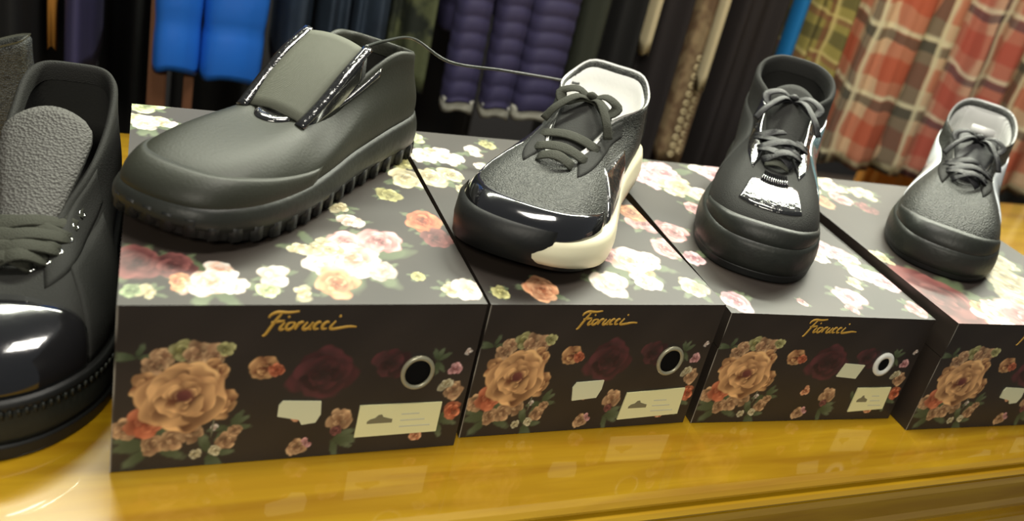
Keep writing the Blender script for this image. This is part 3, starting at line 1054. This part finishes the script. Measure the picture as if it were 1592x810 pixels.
# ridges pressed across the toe box
for k in range(12):
    a = sE.P(.5 - .022 + k * .004, .70)
    b_ = sE.P(.5 - .022 + k * .004, .80)
    if k == 0:
        mb = MB()
    f = k / 11
    y = lerp(-.010, .010, f)
    mb.tube([sE.P(.5 + y * 3.2, .80, .0) + Vector((0, 0, .0022)), sE.P(.5 + y * 3.2, .68, .0) + Vector((0, 0, .0022))], .0011, 6)
mb.build('ridge_patch', M['patent'], rt)
sE.patch(rt, 'eyestay', M['patent_bubbly'], .22, .43, .74, .985, .0018)
sE.patch(rt, 'eyestay', M['patent_bubbly'], .57, .78, .74, .985, .0018)
p_ = sE.patch(rt, 'side_panel', M['teal_reflection_patent'], .10, .30, .08, lambda q: .72, .0016)
p_['label'] = 'glossy patent side panel with a teal-grey reflection painted in'
sE.patch(rt, 'side_panel', M['black_cloth'], .70, .90, .08, lambda q: .72, .0016)
sE.tongue(rt, M['black_cloth'], .60 * .298, .068, .30 * .298, .125, .014, .025, .007, .006)
laces(sE, rt, M['lace_dark'], [.440, .402, .362, .320, .280], w=.0052, vv=.88, arch=.008)
mb = MB()
pa, pb = sE.P(.455, .9), sE.P(.545, .9)
lace_bar(mb, pa + Vector((.004, 0, .002)), pb + Vector((.004, 0, .002)), (.35, 0, .94), .004, .0052)
mb.build('lace', M['lace'], rt)
bow(rt, M['lace_dark'], (.36 * .298, 0, .118), 0.004, w=.0045, size=.028)

# ---- shoe E: trainer on the right box
rt = empty('white_lined_sneaker', (0, 0, 0), 0, 'black lace-up trainer with silvery white collar and pale sides on rightmost box', 'shoe', G)
place(rt, (.682, .550), (.914, .762), Z0 + .1203)
opf = [(.0, 0, .125), (.012, .46, .123), (.07, .70, .112), (.17, .74, .098), (.27, .54, .092), (.36, .42, .088), (.44, .40, .083), (.52, .32, .077), (.58, .2, .071), (.60, 0, .069),
       (.58, -.2, .071), (.52, -.32, .077), (.44, -.40, .083), (.36, -.42, .088), (.27, -.54, .092), (.17, -.74, .098), (.07, -.70, .112), (.012, -.46, .123)]
sF = Shoe(.300, .054, (.034, .026, 0), opf, .03, (0.5, 0.16), bulge=.004)
sF.upper(rt, M['glitter_cloth'], roll=.005)
sF.lining(rt, M['silver_lining'], roll=.006, rim=True)['label'] = 'silvery white padded lining'
sF.sole(rt, 'outsole', M['rubber'], .0, .22, .002, .003)
sF.sole(rt, 'midsole', M['rubber_worn'], .22, 1.1, .004, .0015, .0015)
sF.patch(rt, 'toe_guard', M['rubber_worn'], .36, .64, .0, lambda q: .16 + .14 * math.sin(PI * q), .0018, 40, 5)
for a, b_ in ((.10, .30), (.70, .90)):
    p_ = sF.patch(rt, 'side_panel', M['white_patent'], a, b_, .06, .74, .0016)
    p_['label'] = 'glossy white side panel'
sF.patch(rt, 'eyestay', M['black_cloth'], .23, .43, .76, .985, .0018)
sF.patch(rt, 'eyestay', M['black_cloth'], .57, .77, .76, .985, .0018)
sF.tongue(rt, M['lace_dark'], .60 * .30, .066, .31 * .30, .104, .014, .024, .007, .005)
laces(sF, rt, M['lace_dark'], [.445, .405, .365, .325, .290], w=.0052, vv=.88, arch=.009)
bow(rt, M['lace_dark'], (.38 * .30, 0, .102), 0.002, w=.004, size=.026)
tb = MB()
tb.box((.325 * .30, -.013, .102), (.325 * .30 + .004, .013, .116), .001)
q_ = tb.build('tongue_tab', M['silver_lining'], rt)
q_['label'] = 'white tab on tongue'

# ------------------------------------------------------------------ security cable between the shoes
def wp(p):
    return Vector(p)


cab = spline([(.134, .682, Z0 + .2340), (.158, .725, Z0 + .2290), (.196, .782, Z0 + .2190), (.235, .785, Z0 + .201), (.29, .788, Z0 + .199), (.335, .775, Z0 + .2015), (.362, .762, Z0 + .2035)], 60)
tag(MB().tube(cab, .0014, 8).build('security_cable', M['cord']), 'thin dark security cable looped from the slip-on shoe to the white-lined trainer', 'cable')


# ------------------------------------------------------------------ clothes rack behind
def plaid_mat(name, base, c1, c2, c3, sx=11.0, sz=9.0):
    m = bpy.data.materials.new(name)
    m.use_nodes = True
    nt = m.node_tree
    b = nt.nodes['Principled BSDF']
    b.inputs['Roughness'].default_value = 0.9
    b.inputs['Specular IOR Level'].default_value = 0.2
    uv = nt.nodes.new('ShaderNodeUVMap')
    sep = nt.nodes.new('ShaderNodeSeparateXYZ')
    nz = nt.nodes.new('ShaderNodeTexNoise')
    nz.inputs['Scale'].default_value = 7
    nt.links.new(uv.outputs['UV'], nz.inputs['Vector'])
    ad = nt.nodes.new('ShaderNodeMixRGB')
    ad.blend_type = 'ADD'
    ad.inputs[0].default_value = 0.05
    nt.links.new(uv.outputs['UV'], ad.inputs[1])
    nt.links.new(nz.outputs['Color'], ad.inputs[2])
    nt.links.new(ad.outputs[0], sep.inputs[0])
    prev = None
    bc = nt.nodes.new('ShaderNodeRGB')
    bc.outputs[0].default_value = (*base, 1)
    prev = bc.outputs[0]

    def band(axis, freq, phase, width, col, strength):
        nonlocal prev
        mu = nt.nodes.new('ShaderNodeMath'); mu.operation = 'MULTIPLY_ADD'
        mu.inputs[1].default_value = freq
        mu.inputs[2].default_value = phase
        nt.links.new(sep.outputs[axis], mu.inputs[0])
        fr = nt.nodes.new('ShaderNodeMath'); fr.operation = 'FRACT'
        nt.links.new(mu.outputs[0], fr.inputs[0])
        r = nt.nodes.new('ShaderNodeValToRGB')
        e = r.color_ramp.elements
        e[0].position = 0; e[0].color = (1, 1, 1, 1)
        e[1].position = width + 0.04; e[1].color = (0, 0, 0, 1)
        e2 = r.color_ramp.elements.new(width); e2.color = (1, 1, 1, 1)
        e3 = r.color_ramp.elements.new(0.97); e3.color = (0, 0, 0, 1)
        nt.links.new(fr.outputs[0], r.inputs[0])
        st = nt.nodes.new('ShaderNodeMath'); st.operation = 'MULTIPLY'; st.inputs[1].default_value = strength
        nt.links.new(r.outputs[0], st.inputs[0])
        mx = nt.nodes.new('ShaderNodeMix'); mx.data_type = 'RGBA'
        nt.links.new(st.outputs[0], mx.inputs[0])
        nt.links.new(prev, mx.inputs[6])
        mx.inputs[7].default_value = (*col, 1)
        prev = mx.outputs[2]
    band(0, sx, .1, .34, c1, .6); band(1, sz, .2, .34, c1, .6)
    band(0, sx, .6, .12, c2, .7); band(1, sz, .65, .12, c2, .7)
    band(0, sx, .45, .05, c3, .8); band(1, sz, .5, .05, c3, .8)
    nt.links.new(prev, b.inputs['Base Color'])
    return m


M['plaid_red'] = plaid_mat('plaid_red', (0.66, 0.47, 0.29), (0.52, 0.07, 0.03), (0.05, 0.06, 0.05), (0.8, 0.76, 0.5), 4.0, 7)
M['plaid_pink'] = plaid_mat('plaid_pink', (0.60, 0.36, 0.24), (0.45, 0.07, 0.05), (0.06, 0.05, 0.07), (0.75, 0.7, 0.5), 5.0, 8)
M['plaid_yellow'] = plaid_mat('plaid_yellow', (0.33, 0.28, 0.08), (0.05, 0.05, 0.03), (0.25, 0.10, 0.06), (0.6, 0.5, 0.2), 7, 12)
M['blue_nylon'] = mat('blue_nylon', (0.02, 0.17, 0.70), 0.35, 0.6, bump=('noise', 40, 0.4))
M['navy_nylon'] = mat('navy_nylon', (0.055, 0.05, 0.115), 0.6, 0.35, bump=('noise', 30, 0.3))
M['slate_cloth'] = mat('slate_cloth', (0.035, 0.055, 0.085), 0.7, 0.4, bump=('noise', 30, 0.3), var=(9, .15, (.02, .03, .045)))
M['camo_cloth'] = mat('camo_cloth', (0.02, 0.025, 0.018), 0.7, 0.3, var=(22, .08, (.10, .115, .055)))
M['olive_cloth'] = mat('olive_cloth', (0.035, 0.04, 0.028), 0.8, 0.3, bump=('noise', 30, 0.3))
M['coat_black'] = mat('coat_black', (0.012, 0.012, 0.012), 0.75, 0.3, bump=('noise', 20, 0.3))
M['coat_brownblack'] = mat('coat_brownblack', (0.022, 0.018, 0.018), 0.8, 0.3, bump=('noise', 20, 0.3))
M['beige_cloth'] = mat('beige_cloth', (0.55, 0.48, 0.30), 0.8, 0.3)
M['floral_cloth'] = mat('floral_cloth', (0.16, 0.13, 0.08), 0.8, 0.3, var=(25, .1, (.38, .16, .08)))
M['blue_cloth'] = mat('blue_cloth', (0.01, 0.16, 0.42), 0.7, 0.3)
M['red_hem'] = mat('red_hem', (0.35, 0.035, 0.02), 0.8, 0.3, var=(60, .2, (.5, .10, .05)))
M['pale_cuff'] = mat('pale_cuff', (0.5, 0.5, 0.42), 0.8, 0.3, bump=('wave', 200, .5))
M['orange_cloth'] = mat('orange_cloth', (0.5, 0.22, 0.04), 0.8, 0.3)
M['lace_cloth'] = mat('lace_cloth', (0.16, 0.10, 0.055), 0.8, 0.3, var=(40, .1, (.30, .22, .12)))
M['ring_cloth'] = mat('ring_cloth', (0.62, 0.52, 0.30), 0.7, 0.3)
RAILZ = 1.66


def cloth(name, m, parent, cx, y, wx, wy, ztop, zbot, folds=5, amp=.25, ph=0.0, sh=False, lean=0.0, puff=None, nt=64, nz=26, flare=.0, taper=0.0):
    """hanging cloth: closed wavy section lofted downwards, open hem turned inside"""
    rows = []
    nn = nz if not puff else int((ztop - zbot) / puff * 8)
    for k in range(nn + 1):
        f = k / nn
        z = lerp(ztop, zbot, f)
        grow = 1.0
        if sh:
            grow = lerp(.35, 1.0, smooth01(f / .12))
        sc = grow * (1 + flare * f - taper * f)
        pf = 0.0
        if puff:
            pf = (abs(math.sin(PI * (ztop - z) / puff)) ** .6 - .5) * (.16 if puff > .05 else .11)
        rr = []
        for i in range(nt):
            a = 2 * PI * i / nt
            w = 1 + amp * math.sin(folds * a + ph + .8 * f) * (.35 + .65 * f) + .35 * amp * math.sin(2.3 * folds * a + ph * 2 - f) + pf
            ww = w
            c_, s_ = math.cos(a), math.sin(a)
            ex = math.copysign(abs(c_) ** .8, c_)
            ey = math.copysign(abs(s_) ** .8, s_)
            rr.append((cx + ex * wx * sc * (1 + (w - 1) * .35) + lean * f, y + ey * wy * sc * ww, z + .004 * math.sin(3 * a + ph) * f))
        rows.append(rr)
    for q, dz in ((.93, .002), (.85, .03)):
        c = Vector((cx + lean, y, 0))
        rows.append([(c.x + (p[0] - c.x) * q, c.y + (p[1] - c.y) * q, p[2] + dz) for p in rows[nn]])
    me = MB().grid(rows, True, True, True)
    o = me.build(name, m, parent)
    uvl = o.data.uv_layers.new(name='UVMap')
    per = 2 * PI
    co = o.data.vertices
    data = []
    for p in o.data.polygons:
        us = []
        for li in p.loop_indices:
            vi = o.data.loops[li].vertex_index
            j = vi % nt
            us.append(j / nt)
        wrap = max(us) - min(us) > .5
        for li, u in zip(p.loop_indices, us):
            if wrap and u < .5:
                u += 1
            z = co[o.data.loops[li].vertex_index].co.z
            data += [u * (wx * 2 + wy * 2) * 3, z * 1.0 + u * .05]
    uvl.data.foreach_set('uv', data)
    return o


def hanger(parent, cx, y, ztop):
    mb = MB()
    pts = [(cx, y, ztop - .01), (cx, y, RAILZ - .03)]
    pts += [(cx, y + .018 * math.sin(a) , RAILZ + .0 - .018 * math.cos(a)) for a in [0.2 + i * 0.4 for i in range(10)]]
    mb.tube(spline(pts, 30), .002, 6)
    mb.build('hanger_hook', M['rail'], parent)


def garment(kind, label, cat, cx, y, ztop, group='clothes hanging on the rail behind the counter'):
    r = empty(kind, (cx, y, ztop), 0, label, cat, group)
    return r


def hang(kind, label, cat, m, cx, y, wx, wy, zbot, ztop=1.56, hook=True, **kw):
    r = garment(kind, label, cat, cx, y, zbot)
    pr = kw.pop('part', 'body')
    rel = cloth(pr, m, r, 0, 0, wx, wy, ztop - zbot, 0, sh=True, **kw)
    mb = MB()
    h = RAILZ - zbot
    # wire hook reaching over the rail
    pts = [(0, 0, ztop - zbot - .03), (0, 0, h - .02)] + [(0, .014 * math.sin(g), h + .0145 * -math.cos(g)) for g in [3.6 + i * -.45 for i in range(9)]]
    pts = [(0, 0, ztop - zbot - .03), (0, 0.012, h - .012), (0, 0.0155, h + .004), (0, .008, h + .0145), (0, -.006, h + .0145), (0, -.0145, h + .004)]
    mb.tube(spline(pts, 20), .0018, 6)
    mb.build('hanger_hook', M['rail'], r)
    return r


def sleeve(r, m, dx, dy, wx, wy, z1, z0, puff=None, cuff=None, lean=0.0, name='sleeve'):
    o = cloth(name, m, r, dx, dy, wx, wy, z1, z0, folds=3, amp=.08, puff=puff, lean=lean, nt=28, sh=True, taper=.12)
    if cuff:
        cloth('cuff', cuff, r, dx + lean, dy, wx * .86, wy * .86, z0 + .004, z0 - .016, folds=9, amp=.04, nt=28, nz=3)
    return o


# two rails on end posts, and a narrow wooden stand
def rack(y, x0, x1, lab):
    rk = empty('clothes_rack', (0, y, 0), 0, lab, 'rack')
    MB().tube([(x0, 0, RAILZ), (x1, 0, RAILZ)], .0125, 12).build('rail', M['rail'], rk)
    for x in (x0 + .02, x1 - .02):
        MB().box((x - .012, -.012, 0), (x + .012, .012, RAILZ - .0126), .002).build('post', M['brown_wood'], rk)
        MB().box((x - .02, -.15, 0), (x + .02, .15, .03), .003).build('foot', M['brown_wood'], rk)


rack(1.45, -.9, 2.5, 'clothes rail holding the front row of garments behind the counter')
rack(1.80, -.9, 2.5, 'clothes rail holding the black coats of the back row')
st = empty('wooden_stand', (-.006, 1.30, 0), 0, 'brown wooden two-legged stand below the bright blue padded jacket', 'stand')
MB().box((-.030, -.011, 0), (-.006, .011, 1.0), .002).build('post', M['brown_wood'], st, False)
MB().box((.016, -.008, 0), (.029, .008, 1.0), .002).build('post', M['brown_wood'], st, False)
MB().box((-.0055, -.008, .97), (.0155, .008, .99), .002).build('crossbar', M['brown_wood'], st, False)

YR = 1.45
hang('black_coat', 'black coat hanging furthest left on the rail', 'coat', M['coat_black'], -.40, YR + .35, .20, .14, .45, folds=4, amp=.2)
r = hang('dark_coat', 'dark coat with a narrow orange edge at the far left of the rail', 'coat', M['coat_black'], -.215, YR, .052, .15, .55, folds=4, amp=.12)
cloth('trim', M['orange_cloth'], r, .058, -.11, .006, .010, .75, .285, folds=2, amp=.1, nt=16, nz=6)
hang('navy_jacket', 'dark navy garment hanging above the platform trainer heel', 'jacket', M['navy_nylon'], -.127, YR - .02, .020, .12, .80, folds=3, amp=.12)
hang('black_coat', 'long black coat hanging between navy garment and bright blue jacket', 'coat', M['coat_black'], -.085, YR + .35, .045, .16, .5, folds=4, amp=.2)

r = hang('puffer_jacket', 'bright royal blue padded jacket with two sleeves hanging left of the slip-on shoe', 'jacket', M['blue_nylon'], .035, YR + .0, .045, .12, .92, puff=.055, folds=4, amp=.06)
sleeve(r, M['blue_nylon'], .000 - .035, -.15, .034, .034, .5, -.080, puff=.085, lean=-.003)
sleeve(r, M['blue_nylon'], .083 - .035, -.15, .046, .034, .5, -.085, puff=.085, lean=-.014)
hang('black_coat', 'black coat hanging just behind the bright blue padded jacket', 'coat', M['coat_black'], .075, YR + .35, .08, .1, .55, folds=4, amp=.2)
for i, (x, wx, z0) in enumerate(((.160, .026, .83), (.215, .024, .85), (.268, .026, .84))):
    lb = ['slate blue jacket beside the bright blue padded jacket', 'dark slate jacket in the middle of three above the slip-on shoe', 'dark slate jacket touching the camouflage garment']
    hang('slate_jacket', lb[i], 'jacket', M['slate_cloth'], x, YR - .02, wx, .11, z0, folds=3, amp=.22, ph=i * 1.7)
hang('camouflage_jacket', 'dark olive camouflage jacket above the security cable', 'jacket', M['camo_cloth'], .337, YR - .03, .040, .10, .84, folds=4, amp=.2)
r = hang('puffer_jacket', 'dark purple-navy padded jacket with pale cuffs, its left sleeve next to camouflage jacket', 'jacket', M['navy_nylon'], .43, YR + .02, .04, .12, .93, puff=.045, folds=4, amp=.06)
sleeve(r, M['navy_nylon'], .398 - .43, -.19, .030, .03, .5, -.080, puff=.026, cuff=M['pale_cuff'], lean=.008)
sleeve(r, M['navy_nylon'], .460 - .43, -.19, .029, .03, .5, -.083, puff=.026, cuff=M['pale_cuff'], lean=.009)
r = hang('puffer_jacket', 'dark purple-navy padded jacket with pale cuff, hanging just behind the white-lined trainer', 'jacket', M['navy_nylon'], .535, YR + .02, .036, .12, .95, puff=.045, folds=4, amp=.06)
sleeve(r, M['navy_nylon'], .533 - .535, -.19, .042, .034, .5, -.100, puff=.026, cuff=M['pale_cuff'], lean=.0)
hang('black_coat', 'long black coat hanging behind the purple-navy padded jackets', 'coat', M['coat_black'], .48, YR + .35, .13, .05, .5, folds=6, amp=.2)
hang('olive_coat', 'dark olive coat right of the padded jackets', 'coat', M['olive_cloth'], .620, YR - .02, .034, .13, .88, folds=3, amp=.2)
hang('black_coat', 'black coat hanging behind and above the white-lined trainer', 'coat', M['coat_black'], .69, YR - .0, .034, .13, .6, folds=4, amp=.2)
r = hang('beige_scarf', 'narrow beige scarf hanging above the white-lined trainer', 'scarf', M['beige_cloth'], .716, YR - .15, .0085, .02, .965, folds=3, amp=.1)
hang('black_coat', 'black coat hanging between the two narrow beige scarves', 'coat', M['coat_brownblack'], .768, YR - .0, .036, .14, .62, folds=4, amp=.2)
hang('floral_blouse', 'brown and green floral blouse hanging between narrow beige scarves', 'blouse', M['floral_cloth'], .826, YR - .08, .022, .05, .965, folds=3, amp=.2)
hang('beige_scarf', 'narrow beige scarf hanging left of the wide black coat', 'scarf', M['beige_cloth'], .822, YR - .19, .0075, .012, .925, folds=3, amp=.1)
r = hang('patterned_skirt', 'brown skirt with rows of cream rings hanging left of the wide black coat', 'skirt', M['lace_cloth'], .836, YR - .12, .028, .04, .765, folds=4, amp=.12)
ringmb = None
for k in range(12):
    for q in (0, 1):
        zz = .015 + k * .0165 + q * .007
        if ringmb is None:
            ringmb = MB()
            ringmb.grid([[(math.cos(a) * R, -h, math.sin(a) * R) for a in [2 * PI * i / 10 for i in range(10)]] for R, h in ((.0065, 0), (.0058, .002), (.003, .002), (.0025, 0))], True)
            ro = ringmb.build('ring', M['ring_cloth'], r)
        else:
            n_ = ro.copy()
            COL.objects.link(n_)
            n_.parent = r
            ro = n_
        ro.location = (-.012 + q * .0165, -.0435 + .002 * q, zz + .01)
r = hang('black_coat', 'wide plain black coat hanging left of the high-top trainer', 'coat', M['coat_brownblack'], .930, YR - .03, .058, .14, .60, folds=5, amp=.15)
hang('blue_scarf', 'narrow bright blue cloth hanging behind the high-top trainer', 'scarf', M['blue_cloth'], 1.003, YR - .15, .0105, .02, .93, folds=2, amp=.08)
hang('black_coat', 'black coat hanging between blue strip and yellow plaid shirt', 'coat', M['coat_black'], 1.035, YR + .35, .04, .12, .6, folds=4, amp=.2)
hang('plaid_shirt', 'dark yellow plaid shirt hanging right of the blue strip', 'shirt', M['plaid_yellow'], 1.130, YR - .02, .058, .08, .93, folds=5, amp=.25)
hang('grey_cardigan', 'brown-grey cardigan hanging between yellow and red plaid shirts', 'cardigan', M['coat_brownblack'], 1.24, YR + .35, .045, .09, .72, folds=5, amp=.2)
hang('plaid_shirt', 'red and cream plaid shirt hanging directly behind the high-top trainer', 'shirt', M['plaid_red'], 1.335, YR - .05, .105, .07, .78, folds=7, amp=.35, ph=1.2)
hang('plaid_shirt', 'pinkish plaid shirt hanging behind the rightmost trainer', 'shirt', M['plaid_pink'], 1.545, YR - .06, .090, .07, .77, folds=6, amp=.35, ph=.4)
hang('plaid_shirt', 'red and cream plaid shirt cut off by the right edge', 'shirt', M['plaid_red'], 1.785, YR - .05, .105, .07, .76, folds=7, amp=.35, ph=2.2)
hang('red_skirt', 'red skirt hem showing below the plaid shirts', 'skirt', M['red_hem'], 1.47, YR + .35, .16, .05, .66, folds=12, amp=.2)
hang('orange_skirt', 'orange-brown skirt hem at right edge below plaid shirt', 'skirt', M['orange_cloth'], 1.95, YR + .35, .15, .05, .50, folds=12, amp=.2)
hang('black_coat', 'black coat hanging furthest right on the rail', 'coat', M['coat_black'], 2.05, YR, .12, .14, .6, folds=5, amp=.2)
